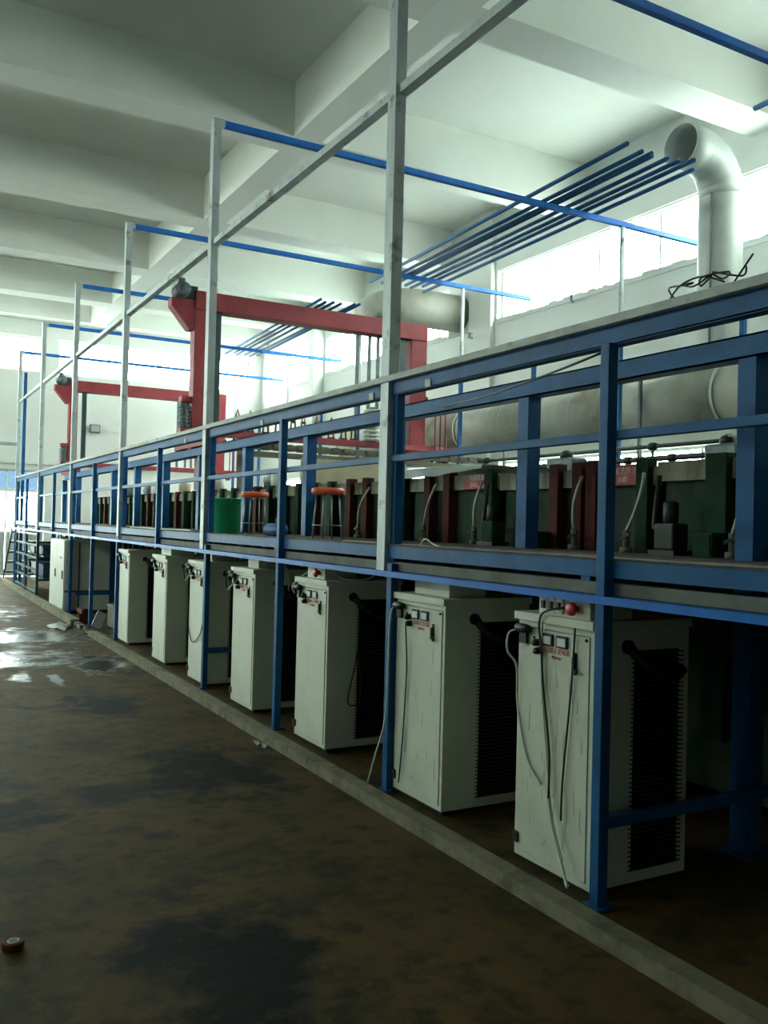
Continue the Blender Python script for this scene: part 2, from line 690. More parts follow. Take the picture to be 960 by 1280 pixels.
# kerb along the line
kerb = struct('trim_1', Geo().box(2.50, 2.60, 2.0 - 7, 12.75, -.02, .070), 'kerb', 'worn concrete kerb along the aisle')
part('kerb_stone', Geo().box(2.50, 2.63, 14.1, 24.6, -.02, .085), 'kerb', kerb)
g = Geo()
random.seed(3)
for k in range(7):
    y = 12.8 + k * .19
    s = random.uniform(.05, .1)
    g.box(2.5 + random.uniform(0, .06), 2.62, y, y + s * 1.5, -.01, random.uniform(.03, .07))
part('broken_kerb', g, 'kerb', kerb, .008)

# ------------------------------------------------------------------ walkway platform and overhead frame
YM = [4.93 + 3.66 * k for k in range(6)]            # tall posts
YI = [2.93 + 3.66 * k for k in range(6)]            # short posts
X0 = 2.785
frame = thing('walkway_platform', 'blue steel walkway platform with tall grey posts and overhead beams above the cabinets', 'platform', (X0, 2.0, 0))
Y0, Y1 = -1.0, 23.3
g_up = None
for y in YM[:5] + [YM[5]] + [YM[0] - 3.66]:
    # tall galvanised channel: web towards the aisle plus two flanges
    g = Geo()
    g.box(X0 - .045, X0 - .033, y - .05, y + .05, 1.345, 5.63)
    g.box(X0 - .033, X0 + .03, y - .05, y - .039, 1.345, 5.63)
    g.box(X0 - .033, X0 + .03, y + .039, y + .05, 1.345, 5.63)
    part('tall_post', g, 'galv', frame)
    lo = {0: -.155, 2: -.03, 3: -.225}.get(round((y - YM[0]) / 3.66), -.175)
    part('post', Geo().box(X0 - .05, X0, y + lo, y + lo + .06, .0, 1.40), 'blue', frame, .004)
    part('post', Geo().box(X0 - .005, X0 + .05, y - .10, y - .05, 1.40, 2.455), 'blue', frame, .004)
    part('foot_plate', Geo().box(X0 - .07, X0 - .018, y + lo - .02, y + lo + .06, 0, .012), 'blue', frame)
for y in YI + [YI[0] - 3.66]:
    short = abs(y - YI[2]) < .1
    part('post', Geo().box(X0 - .06, X0 - .005, y - .0275, y + .0275, 1.3 if short else 0, 2.456), 'blue', frame, .004)
    if not short:
      part('foot_plate', Geo().box(X0 - .085, X0 + .02, y - .05, y + .05, 0, .012), 'blue', frame)
part('handrail', Geo().box(X0 - .055, X0 + .03, Y0, Y1, 2.538, 2.578), 'rail_grey', frame, .004)
g = Geo()
g.box(X0 - .018, X0 - .008, Y0, Y1, 2.455, 2.538)
g.box(X0 - .018, X0 + .045, Y0, Y1, 2.452, 2.462)
part('handrail_channel', g, 'blue', frame)
part('mid_rail', Geo().box(X0 - .022, X0 + .018, Y0, Y1, 2.035, 2.075), 'blue', frame, .003)
g = Geo()
g.box(X0 - .020, X0 - .010, Y0, Y1, 1.432, 1.508)
g.box(X0 - .010, X0 + .06, Y0, Y1, 1.432, 1.442)
part('deck_channel', g, 'blue', frame)
part('deck_lip', Geo().box(X0 - .026, X0 + .05, Y0, Y1, 1.508, 1.518), 'deck', frame)
part('bearer', Geo().box(X0 - .005, X0 + .08, Y0, Y1, 1.355, 1.408), 'beam_grey', frame)
g = Geo()
g.box(X0 - .075, X0 - .068, Y0, Y1, 1.318, 1.352)
g.box(X0 - .068, X0 + .0, Y0, Y1, 1.345, 1.352)
part('pipe_angle', g, 'bright_blue', frame)
g = Geo()
g.box(X0 - .02, X0 + .05, Y0, Y1, 4.42, 4.43)
g.box(X0 - .02, X0 - .012, Y0, Y1, 4.375, 4.42)
g.box(X0 - .012, X0 + .05, Y0, Y1, 4.375, 4.381)
part('upper_rail', g, 'galv', frame)
X1 = 3.9
YC = [4.93 + 1.84 * k for k in range(-3, 11)]
for y in YC:
    g = Geo()     # H column
    g.box(X1 - .055, X1 - .047, y - .055, y + .055, 0, 2.545)
    g.box(X1 + .047, X1 + .055, y - .055, y + .055, 0, 2.545)
    g.box(X1 - .047, X1 + .047, y - .055, y - .047, 0, 2.545)
    part('column', g, 'blue', frame)
    part('column_base', Geo().box(X1 - .09, X1 + .09, y - .09, y + .09, 0, .02), 'blue', frame)
    part('joist', Geo().box(X0, X1, y - .03, y + .03, 1.40, 1.48), 'blue', frame)
g = Geo()
g.box(X1 - .06, X1 - .05, Y0, 23.0, 2.545, 2.665)
g.box(X1 - .06, X1 + .06, Y0, 23.0, 2.655, 2.665)
g.box(X1 - .06, X1 + .06, Y0, 23.0, 2.545, 2.555)
part('runway_beam', g, 'blue', frame)
ys = [Y0] + YC[1:] + [23.3]
for a, b in zip(ys[:-1], ys[1:]):
    part('deck_plate', Geo().box(X0 + .05, X1 + .257, a + .006, b - .006, 1.482, 1.50), 'deck', frame)
for k, y in enumerate([YM[0] - 3.66] + YM):
    part('top_beam', Geo().box(X0 - .04, XR - .25 if k else 8.4, y - .03, y + .03, 5.575, 5.64), 'bright_blue', frame, .003)
    part('end_cap', Geo().box(X0 - .048, X0 + .075, y - .034, y + .034, 5.57, 5.645), 'galv', frame)
    part('rear_post', Geo().box(8.22, 8.275, y - .0275, y + .0275, 0, 4.45), 'blue', frame)
    part('rear_tall_post', Geo().box(8.225, 8.27, y - .0225, y + .0225, 4.45, 5.575), 'galv', frame)
for y in [YM[k] - 1.9 for k in range(6)]:
    part('rear_post', Geo().box(8.22, 8.275, y - .0275, y + .0275, 0, 4.40), 'blue', frame)
# weld brackets on the handrail channel
for y in (4.45, 5.15, 7.1, 9.3):
    part('bracket', Geo().box(X0 - .024, X0 - .018, y - .03, y + .03, 2.455, 2.50), 'rail_grey', frame)
part('end_rail', Geo().box(.2, X0, 23.2, 23.26, 3.32, 3.40), 'rail_grey', frame)
part('end_post', Geo().box(X0 - .02, X0 + .05, 22.4, 22.47, 0, 5.0), 'blue', frame)
# lower cross braces behind the cabinets
for y in (2.93, 8.445, 15.4):
    part('brace', Geo().box(X0, X1, y - .02, y + .02, .34, .39), 'blue', frame)

# stair at the far end of the platform
st = thing('platform_stair', 'short steel stair stepping down from the far end of the platform', 'stairs', (3.2, 23.9, 0))
for k in range(5):
    part('tread', Geo().box(2.72, 3.79, 23.32 + k * .26, 23.56 + k * .26, 1.22 - k * .26, 1.27 - k * .26), 'rack_teal', st)
for x in (2.70, 3.80):
    part('stringer', Geo().bar((x, 23.3, 1.30), (x, 24.75, .05), .03, .12), 'rack_teal', st)

# ------------------------------------------------------------------ tanks
bounds = [-.6, 2.0, 4.04, 5.68, 7.05, 8.55, 10.3, 12.1, 13.9, 15.7, 17.5, 19.3, 21.2]
tank_words = ['near the vertical exhaust pipe', 'behind the large red sign', 'behind the small red sign']
rib_spec = {2: ((2.5, 'g'), (3.0, 'r'), (3.54, 'g')),
            3: ((4.115, 'g'), (4.58, 'r'), (4.72, 'r'), (4.965, 'r'), (5.35, 'g')),
            4: ((5.75, 'g'), (6.36, 'r'), (6.67, 'r')),
            5: ((7.1, 'g'), (7.5, 'g'), (7.84, 'r'), (8.2, 'r'))}
ordinal = ['first', 'second', 'third', 'fourth', 'fifth', 'sixth', 'seventh', 'eighth', 'ninth', 'tenth', 'eleventh', 'twelfth']
for i in range(len(bounds) - 1):
    a, b = bounds[i] + .02, bounds[i + 1] - .02
    lab = 'dark ribbed plating tank with stained cream rim, %s tank counting from the stair' % ordinal[len(bounds) - 2 - i]
    tk = thing('plating_tank', lab, 'tank', (6, (a + b) / 2, 0), 'plating tanks along the walkway')
    xa, xb = 4.24, 7.7
    g = Geo()
    g.box(xa, xa + .03, a, b, .12, 1.96)
    g.box(xb - .03, xb, a, b, .12, 1.96)
    g.box(xa, xb, a, a + .03, .12, 1.96)
    g.box(xa, xb, b - .03, b, .12, 1.96)
    g.box(xa, xb, a, b, .12, .15)
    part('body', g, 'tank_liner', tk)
    zr = 2.06 + (.0, .012, -.01, .006)[i % 4]
    g = Geo()
    g.box(xa - .035, xa + .05, a - .01, b + .01, zr - .12, zr)
    g.box(xb - .05, xb + .035, a - .01, b + .01, zr - .12, zr)
    g.box(xa + .05, xb - .05, a - .01, a + .05, zr - .12, zr)
    g.box(xa + .05, xb - .05, b - .05, b + .01, zr - .12, zr)
    part('rim', g, 'tank_rim', tk)
    part('liquid', Geo().box(xa + .03, xb - .03, a + .03, b - .03, 1.70, 1.72), 'dark_green', tk)
    ribs = rib_spec.get(i + 0) if (i in rib_spec and False) else None
    for s in rib_spec.values():
        for y, c in s:
            if a - .03 <= y < b + .01:
                w = .075 if c == 'g' and y < 3.6 else .05
                part('rib', Geo().box(4.155, 4.24, y - w, y + w, .46, 2.10), 'rib_green' if c == 'g' else 'rib_red', tk, .004)
    if a > 8.5 or a < 2:
        n = 4
        for k in range(n):
            y = a + (b - a) * (k + .2) / n
            part('rib', Geo().box(4.155, 4.24, y - .045, y + .045, .46, 2.09), 'rib_red' if k % 3 == 1 else 'rib_green', tk, .004)
    part('lower_beam', Geo().box(4.17, 4.24, a, b, .98, 1.03), 'rib_green', tk)
    for x in (4.3, 7.6):
        for y in (a + .12, b - .12):
            part('leg', Geo().box(x - .05, x + .05, y - .05, y + .05, 0, .12), 'rib_green', tk)

# red name plates on the tank rims
for (ya, yb, za, zb, l1, l2, lab) in ((4.168, 4.44, 1.935, 2.068, '、酸洗除油', '(3道)', 'large red sign with white characters on the tank rim beside a green rib'),
                                      (5.84, 6.13, 1.945, 2.05, '2、电解除油', '(阴极)', 'red sign with white characters on the tank rim under the white sheet')):
    s = thing('tank_sign', lab, 'sign', (4.17, (ya + yb) / 2, za))
    part('plate', Geo().box(4.180, 4.206, ya, yb, za, zb), 'sign_red', s, .002)
    text_mesh('lettering', l1, .052, 'sign_white', FACE_AISLE, (4.1785, (ya + yb) / 2, za + .090), s)
    text_mesh('lettering', l2, .044, 'sign_white', FACE_AISLE, (4.1785, (ya + yb) / 2, za + .035), s)
s = thing('tank_sign', 'plain red plate on the tank rim behind the orange stools', 'sign', (4.17, 7.35, 1.95))
part('plate', Geo().box(4.180, 4.206, 7.22, 7.42, 1.95, 2.04), 'sign_red', s, .002)

# hoses from the rim down to the walkway
hoses = ((4.06, 4.05, 4.17, 'pale hose leaning from the tank rim to the walkway beside the large red sign'),
         (4.62, 4.64, 4.66, 'pale hose hanging between two red ribs beyond the large red sign'),
         (5.78, 5.80, 5.84, 'pale hose hanging in front of the green rib beside the small red sign'),
         (6.46, 6.50, 6.60, 'pale curved hose between the two red ribs under the white sheet'),
         (7.66, 7.75, 7.83, 'pale curved hose beyond the tall grey post near the orange stool'),
         (3.26, 3.28, 3.36, 'pale hose next to the wide green rib in the nearest bay'))
for k, (yt, ym, yb, lab) in enumerate(hoses):
    h = thing('drain_hose', lab, 'hose', (4.05, yb, 1.5))
    pts = []
    for j in range(9):
        t = j / 8
        y = yt + (yb - yt) * t + (ym - (yt + yb) / 2) * 4 * t * (1 - t)
        pts.append((4.12 - .03 * t - .04 * math.sin(math.pi * t), y, 2.0 - .36 * t))
    part('tube', Geo().tube(pts, .011, 8), 'hose', h)
    v = Geo()
    v.tube([(4.09, yb, 1.64), (4.09, yb, 1.50)], .022, 10)
    v.tube([(4.09, yb, 1.535), (4.09, yb, 1.50)], .04, 10)
    part('valve', v, 'concrete', h)
    part('valve_handle', Geo().bar((4.07, yb - .05, 1.62), (4.07, yb + .04, 1.585), .012, .02), 'black', h)

# pumps and boxes against the tanks
for (y, lab) in ((3.78, 'black pump beside the wide green tank rib'), (5.55, 'dark green pump under the tank rim behind a blue column'), (9.7, 'dark pump under the tank rim beside the green bucket')):
    p = thing('filter_pump', lab, 'pump', (4.0, y, 1.5))
    part('base', Geo().box(3.98, 4.14, y - .1, y + .1, 1.50, 1.53), 'black_metal', p)
    part('housing', Geo().box(4.0, 4.13, y - .075, y + .075, 1.53, 1.69), 'black' if y < 4 else 'rib_green', p, .012)
    part('motor', Geo().lathe([(0, 0), (.035, 0), (.045, .01), (.045, .12), (.03, .13), (0, .13)], (4.06, y, 1.69), 'z', 14), 'black_metal', p)
    part('outlet', Geo().tube([(4.06, y + .05, 1.66), (4.06, y + .13, 1.66), (4.09, y + .15, 1.76), (4.12, y + .15, 1.98)], .016, 8), 'black', p)
for (y0, y1, z1, lab) in ((3.44, 3.58, 1.64, 'small green box on the walkway at the foot of the wide green rib'), (4.99, 5.10, 1.62, 'small green box on the walkway behind a blue column')):
    g = Geo().box(4.02, 4.15, y0, y1, 1.50, z1)
    b = thing('junction_box', lab, 'box', (4.08, (y0 + y1) / 2, 1.5))
    part('body', g, 'rib_green', b, .006)
    part('lid', Geo().box(4.012, 4.022, y0 + .012, y1 - .012, 1.515, z1 - .015), 'rib_green', b)

# white sheet, beige board, slotted plank over the tanks
g = Geo()
nx = 14
prof = [(4.137, 2.062), (4.139, 2.10), (4.152, 2.134), (4.20, 2.142), (4.5, 2.142), (5.0, 2.137), (5.6, 2.13)]
ny = len(prof) - 1
vs_, fs = [], []
for iy, (px_, pz_) in enumerate(prof):
    for ix in range(nx + 1):
        t = ix / nx
        drop = max(0, 2.142 - pz_) if iy < 3 else 0
        vs_.append((px_ + .006 * math.sin(ix * 1.3), 5.83 + 1.45 * t, 2.142 - drop * (.35 + .65 * min(1, t * 2.2)) + .012 * math.sin(t * math.pi) + .003 * math.sin(ix * 1.7 + iy)))
for iy in range(ny):
    for ix in range(nx):
        k = iy * (nx + 1) + ix
        fs.append((k, k + 1, k + nx + 2, k + nx + 1))
g._add(vs_, fs, True)
g._add([(x + .004, y, z - .006) for x, y, z in vs_], [tuple(reversed(q)) for q in fs], True)
single('cover_sheet', g, 'sheet', 'white plastic sheet lying across the tank above the red sign', 'sheet', loc=(4.9, 6.5, 2.1))
single('cover_board', Geo().box(4.6, 6.15, 10.4, 10.43, 2.07, 2.46), 'board', 'beige board standing on the tanks below the slotted plank', 'board', loc=(5.8, 10.4, 2.07))
pl = thing('slotted_plank', 'long brown slotted plank lying crosswise below the red gantry beam', 'plank', (6.3, 12.0, 2.4))
for k in range(2):
    part('rail', Geo().box(4.25, 8.3, 11.5 + k * .02, 11.52 + k * .02, 2.52 + k * .11, 2.60 + k * .11), 'plank', pl)
for k in range(22):
    x = 4.3 + k * .182
    part('slat', Geo().box(x, x + .11, 11.50, 12.0, 2.66, 2.72), 'plank', pl)
for x in (4.3, 7.6):
    part('support', Geo().box(x, x + .06, 11.7, 11.95, 2.06, 2.66), 'plank', pl)

# ------------------------------------------------------------------ red gantries
def gantry(y, label, second=False):
    gt = thing('lifting_gantry', label, 'gantry', (5.9, y, 2.0))
    xa, xb = 3.98, 7.72
    part('top_beam', Geo().box(xa - .10, xb + .16, y - .13, y + .13, 4.73, 5.0), 'red', gt, .008)
    part('leg', Geo().box(xa - .1, xa + .1, y - .11, y + .11, 2.66, 4.75), 'red', gt, .008)
    part('leg', Geo().box(xb - .14, xb + .16, y - .11, y + .11, 2.66, 4.75), 'red', gt, .008)
    part('lower_leg', Geo().box(xa + .01, xa + .15, y - .10, y + .10, 2.08, 2.70), 'red', gt, .008)
    for x in (xa - .02, xb):
        part('carriage', Geo().box(x - .09, x + .11, y - .75, y + .75, 2.69, 2.83), 'red', gt, .008)
        for s in (-.6, .6):
            part('wheel', Geo().lathe([(0, -.03), (.05, -.03), (.06, -.02), (.06, .02), (.05, .03), (0, .03)], (x, y + s, 2.725), 'x', 16), 'black_metal', gt)
    for x in (xa + .27, xb - .27):
        part('mast', Geo().box(x - .05, x + .05, y - .05, y + .05, 2.86, 4.73), 'dark_green', gt)
    for x in (6.62, 6.84, 7.0):
        part('lift_belt', Geo().box(x - .03, x + .03, y - .008, y + .008, 3.0, 4.73), 'motor_grey', gt)
    part('lift_beam', Geo().box(xa + .1, xb + .7, y - .22, y - .12, 2.87, 2.97), 'red', gt, .006)
    part('lift_beam', Geo().box(xa + .1, xb + .1, y + .12, y + .22, 2.90, 3.0), 'red', gt, .006)
    # drive motor on its bracket
    g = Geo()
    g.prism([(xa - .45, 4.86), (xa - .1, 4.86), (xa - .1, 4.42), (xa - .18, 4.42), (xa - .45, 4.74)], y - .1, y + .1)
    part('motor_bracket', g, 'red', gt, .006)
    m = part('drive_motor', Geo().lathe([(0, -.20), (.08, -.20), (.10, -.17), (.10, .12), (.07, .15), (.07, .2), (0, .2)], (xa - .29, y, 4.98), 'y', 18), 'motor_grey', gt)
    part('cooling_fins', sum_fins(xa - .29, y, 4.98), 'motor_grey', m)
    part('gearbox', Geo().box(xa - .24, xa - .06, y - .1, y + .1, 4.86, 5.06), 'dark_green', gt, .015)
    part('terminal_box', Geo().box(xa - .34, xa - .24, y - .05, y + .1, 5.09, 5.17), 'motor_grey', gt, .01)
    # travel motor hanging on the near leg
    g = Geo().lathe([(0, 0), (.07, 0), (.075, .03), (.075, .34), (.05, .38), (0, .38)], (xa - .19, y, 2.98), 'z', 16)
    tm = part('travel_motor', g, 'motor_grey', gt)
    g = Geo()
    for k in range(6):
        g.lathe([(.07, 0), (.095, 0), (.095, .02), (.07, .02)], (xa - .19, y, 3.0 + k * .055), 'z', 16, False)
    part('cooling_fins', g, 'motor_grey', tm)
    part('motor_mount', Geo().box(xa - .26, xa - .1, y - .08, y + .08, 3.36, 3.44).box(xa - .26, xa - .1, y - .08, y + .08, 2.90, 2.98), 'red', gt)
    part('limit_switch', Geo().tube([(xb + .16, y - .05, 3.75), (xb + .2, y - .05, 3.75)], .07, 14), 'black', gt)
    # cable ladder by the far leg
    for dx in (.24, .34, .44):
        part('guide_rod', Geo().tube([(xb + dx, y - .3, 2.9), (xb + dx, y - .3, 3.65)], .014, 8), 'red', gt)
    part('guide_hoop', Geo().tube([(xb + .14, y - .3, 3.6), (xb + .24, y - .3, 3.68), (xb + .44, y - .3, 3.68), (xb + .5, y - .3, 3.6)], .014, 8), 'red', gt)
    part('beam_clamp', Geo().box(xb - .75, xb - .45, y - .06, y + .06, 5.0, 5.05), 'black_metal', gt)
    return gt


def sum_fins(x, y, z):
    g = Geo()
    for k in range(9):
        g.lathe([(.09, 0), (.115, 0), (.115, .012), (.09, .012)], (x, y - .15 + k * .03, z), 'y', 18, False)
    return g


gantry(12.85, 'large red lifting gantry straddling the tanks in front of the windows')
gantry(23.0, 'distant red lifting gantry standing near the far wall', True)

# hooks standing on the lift beam
hook_x = [4.55, 4.75, 5.0, 5.2, 5.45, 5.62, 5.85, 6.1, 6.32, 6.5]
me_arm = gmesh('hook_arm', Geo().tube([(-.045, 0, 0), (-.03, 0, .22), (0, 0, .34), (.03, 0, .22), (.045, 0, 0)], .014, 6), 'copper')
me_grip = gmesh('hook_grip', Geo().box(-.03, .03, -.02, .02, .2, .24), 'black_metal')
me_foot = gmesh('hook_foot', Geo().box(-.06, .06, -.02, .02, 0, .03), 'black_metal')
for x in hook_x:
    h = thing('rack_hook', 'brown copper rack hook standing on the red lift beam of the large gantry', 'hook', (x, 12.68, 2.965), 'copper hooks on the gantry lift beam')
    shared('arm', me_arm, h)
    shared('grip', me_grip, h)
    shared('foot', me_foot, h)
# insulator stack
ins = thing('insulator_stack', 'grey stacked ring insulator standing between the gantry belts', 'insulator', (6.75, 12.68, 2.96))
for k in range(8):
    part('ring', Geo().lathe([(0, 0), (.15, 0), (.16, .02), (.15, .04), (0, .04)], (6.75, 12.5, 2.965 + k * .065), 'z', 16), 'white_plastic', ins)
part('core', Geo().tube([(6.75, 12.5, 2.96), (6.75, 12.5, 3.5)], .06, 12), 'motor_grey', ins)
part('bracket', Geo().box(6.68, 6.82, 12.5, 12.68, 2.96, 2.985), 'motor_grey', ins)

# ------------------------------------------------------------------ ducts
du = thing('exhaust_duct', 'fat grey round exhaust duct with elbow riser along the window wall', 'duct', (8.92, 8, 2.9))
RD = .40
zc = 3.32
segs = [-1.0, 2.0, 5.0, 7.35, 8.95, 10.7, 12.85, 15.0, 17.4]
for a, b in zip(segs[:-1], segs[1:]):
    part('duct_section', Geo().tube([(8.92, a, zc), (8.92, b, zc)], RD, 36, cap=True), 'duct_dusty', du)
    part('flange', Geo().lathe([(RD - .01, -.018), (RD + .022, -.018), (RD + .022, .018), (RD - .01, .018)], (8.92, b, zc), 'y', 36, False), 'duct', du)
for y in (6.0, 9.9, 11.6):
    part('seam_band', Geo().lathe([(RD - .01, -.006), (RD + .006, -.006), (RD + .006, .006), (RD - .01, .006)], (8.92, y, zc), 'y', 36, False), 'duct', du)
RV = .265
vy = 7.6
part('riser', Geo().tube([(8.92, vy, zc + .2), (8.92, vy, 5.78)], RV, 32, cap=False), 'duct', du)
part('collar', Geo().lathe([(RV, 0), (RV + .03, 0), (RV + .015, .05), (RV, .05)], (8.92, vy, zc + RD - .04), 'z', 32), 'duct', du)
pts = [(8.92, vy, 5.78)]
RB = .50
for k in range(1, 8):
    a = math.pi / 2 * k / 7
    pts.append((8.92 - RB + RB * math.cos(a), vy, 5.78 + RB * math.sin(a)))
pts.append((8.20, vy, 6.28))
part('elbow', Geo().hollow(pts, RV, .012, 32), 'duct', du)
for k in (2, 4, 6):
    p, q = Vector(pts[k]), Vector(pts[k + 1])
    part('elbow_seam', Geo().tube([p, p + (q - p).normalized() * .012], RV + .005, 32, cap=False), 'duct', du)
part('seam_strip', Geo().box(8.92 - RV - .004, 8.92 - RV + .02, vy - .09, vy - .075, 3.75, 5.78), 'motor_grey', du)
part('support_post', Geo().box(8.46, 8.50, 8.43, 8.47, 0, 3.62), 'motor_grey', du)
part('support_arm', Geo().box(8.46, 9.4, 8.43, 8.47, 3.72, 3.76).box(8.46, 8.5, 8.43, 8.47, 3.6, 3.76), 'motor_grey', du)
for y in (5.6, 11.9, 15.6):
    part('support_post', Geo().box(8.9, 8.94, y - .02, y + .02, 0, 2.95), 'motor_grey', du)

d2 = thing('fan_duct', 'grey round fan duct bending out of the wall above the red gantry', 'duct', (9.2, 14.6, 5.5))
pts = [(9.95, 14.75, 5.85), (9.0, 14.75, 5.85)]
for k in range(1, 7):
    a = math.pi / 2 * k / 6
    pts.append((9.0 - .6 * math.sin(a), 14.75 + .6 - .6 * math.cos(a), 5.85))
pts.append((8.4, 15.78, 5.85))
part('bend', Geo().tube(pts, .36, 28, cap=True), 'duct_dusty', d2)
part('wall_flange', Geo().box(9.86, 9.9, 14.35, 15.15, 5.44, 6.26), 'duct', d2)

# ------------------------------------------------------------------ blue pipes lying on the overhead beams
def pipe(p0, p1, r, label, group):
    a, b = Vector(p0), Vector(p1)
    g = Geo()
    d = (b - a).normalized()
    g.hollow([a, b], r, .005, 10)
    g.tube([a + d * .05, a + d * .055], r - .005, 10)
    o = single('steel_pipe', g, 'pipe_blue', label, 'pipe', group, loc=tuple((a + b) / 2))
    return o


for k, (xa, xb, ya, yb, z) in enumerate(((6.63, 6.93, 6.86, 13.05, 0), (6.90, 7.12, 6.92, 13.0, 0), (7.02, 7.24, 6.90, 12.7, 0), (7.075, 7.34, 6.95, 13.1, 0),
                                         (7.26, 7.52, 6.90, 12.9, 0), (7.41, 7.68, 6.88, 13.0, 0), (7.53, 7.80, 6.78, 12.8, 0), (7.72, 8.0, 6.97, 13.1, 0))):
    pipe((xa, ya, 5.666), (xb, yb, 5.666), .026, 'blue steel pipe in the bundle lying on overhead beams beside the duct elbow', 'blue pipes below the duct elbow')
for xa, xb, ya, yb in ((6.74, 7.05, 14.57, 20.6), (6.90, 7.2, 14.72, 20.4), (7.03, 7.33, 14.65, 20.6), (7.19, 7.5, 14.67, 20.5), (7.42, 7.66, 14.56, 20.6), (7.49, 7.78, 14.5, 20.4)):
    pipe((xa, ya, 5.666), (xb, yb, 5.666), .026, 'blue steel pipe in the bundle lying on overhead beams past the large gantry', 'blue pipes past the gantry')
pipe((6.9, .9, 5.666), (7.08, 5.66, 5.666), .026, 'single blue steel pipe on an overhead beam, apart from both bundles', None)

# ------------------------------------------------------------------ rectifier cabinets
W, D, HC = .54, .60, 1.22
me_body = gmesh('body', Geo().box(.018, .25, 0, W, .03, HC - .03).box(.25, .55, .035, W - .035, .03, HC - .03)
                .box(.55, D, 0, W, .03, HC - .03).box(.25, .55, 0, W, HC - .13, HC - .03).box(.25, .55, 0, W, .03, .08), 'cab')
me_in = gmesh('inner_mesh', Geo().box(.25, .55, .031, .035, .08, HC - .13).box(.25, .55, W - .035, W - .031, .08, HC - .13), 'black')
g = Geo()
for k in range(48):
    z = .085 + k * .021
    for y0, y1, s in ((.031, -.004, 1), (W - .031, W + .004, -1)):
        g._add([(.230, y1, z), (.568, y1, z), (.55, y0, z + .013), (.25, y0, z + .013),
                (.230, y1, z + .004), (.568, y1, z + .004), (.55, y0, z + .017), (.25, y0, z + .017)],
               [(0, 3, 2, 1), (4, 5, 6, 7), (0, 1, 5, 4), (1, 2, 6, 5), (2, 3, 7, 6), (3, 0, 4, 7)])
me_louvre = gmesh('louvres', g, 'black')
me_plinth = gmesh('plinth', Geo().box(.03, D - .02, .02, W - .02, 0, .03), 'black_metal')
me_lid = gmesh('top_cap', Geo().box(-.018, D + .01, -.012, W + .012, HC - .03, HC + .008), 'cab')
me_door = gmesh('door', Geo().box(0, .018, .028, W - .028, .06, HC - .065), 'cab')
me_door_s = gmesh('door_scuffed', Geo().box(0, .018, .028, W - .028, .06, HC - .065), 'cab_scuffed')
g = Geo()
g.box(.005, .018, 0, .024, .03, HC - .03).box(.005, .018, W - .024, W, .03, HC - .03).box(.005, .018, .024, W - .024, .03, .056).box(.005, .018, .024, W - .024, HC - .061, HC - .03)
me_jamb = gmesh('door_frame', g, 'cab')
me_bezel = gmesh('meter', Geo().box(-.010, 0, -.036, .036, -.028, .028), 'black')
me_dial = gmesh('dial', Geo().box(-.012, -.0095, -.028, .028, -.020, .018), 'meter_face')
me_knob = gmesh('knob', Geo().lathe([(.0, -.035), (.012, -.035), (.016, -.03), (.018, 0)], (0, 0, 0), 'x', 12), 'black')
me_lamp = gmesh('pilot_lamp', Geo().lathe([(0, -.008), (.006, -.007), (.007, 0)], (0, 0, 0), 'x', 10), 'black')
me_sock = gmesh('socket', Geo().box(-.02, 0, -.025, .025, -.03, .03), 'black')
me_plug = gmesh('plug', Geo().lathe([(0, 0), (.016, 0), (.022, .03), (.024, .09), (.0, .095)], (0, 0, 0), 'y', 12), 'black')
me_lock = gmesh('door_handle', Geo().box(-.006, 0, -.008, .008, -.05, .05).box(-.02, -.006, -.006, .006, -.02, .03), 'black')
me_latch = gmesh('handle_lever', Geo().bar((-.02, .0, -.012), (-.02, -.028, -.018), .01, .014), 'black')
me_hinge = gmesh('hinge', Geo().box(-.012, .004, -.018, .018, -.025, .025), 'black')
me_screw = gmesh('door_screw', Geo().lathe([(0, -.006), (.007, -.006), (.008, 0)], (0, 0, 0), 'x', 10), 'black')
me_gland = gmesh('cable_gland', Geo().tube([(.20, -.02, 1.11), (.20, .0, 1.11)], .032, 14).tube([(.21, -.02, 1.10), (.27, -.04, 1.03), (.37, -.05, .97), (.46, -.045, .96), (.54, -.02, .99)], .024, 10), 'black')


def tube_from(a, pts):
    return [(a[0] + p[0], a[1] + p[1], a[2] + p[2]) for p in pts]


def smooth_path(pts, n=6):
    P = [Vector(p) for p in pts]
    out = []
    for i in range(len(P) - 1):
        p0, p1, p2, p3 = P[max(i - 1, 0)], P[i], P[i + 1], P[min(i + 2, len(P) - 1)]
        for j in range(n):
            t = j / n
            out.append(.5 * ((2 * p1) + (p2 - p0) * t + (2 * p0 - 5 * p1 + 4 * p2 - p3) * t * t + (3 * p1 - p0 - 3 * p2 + p3) * t ** 3))
    out.append(P[-1])
    return out


XF = 2.77


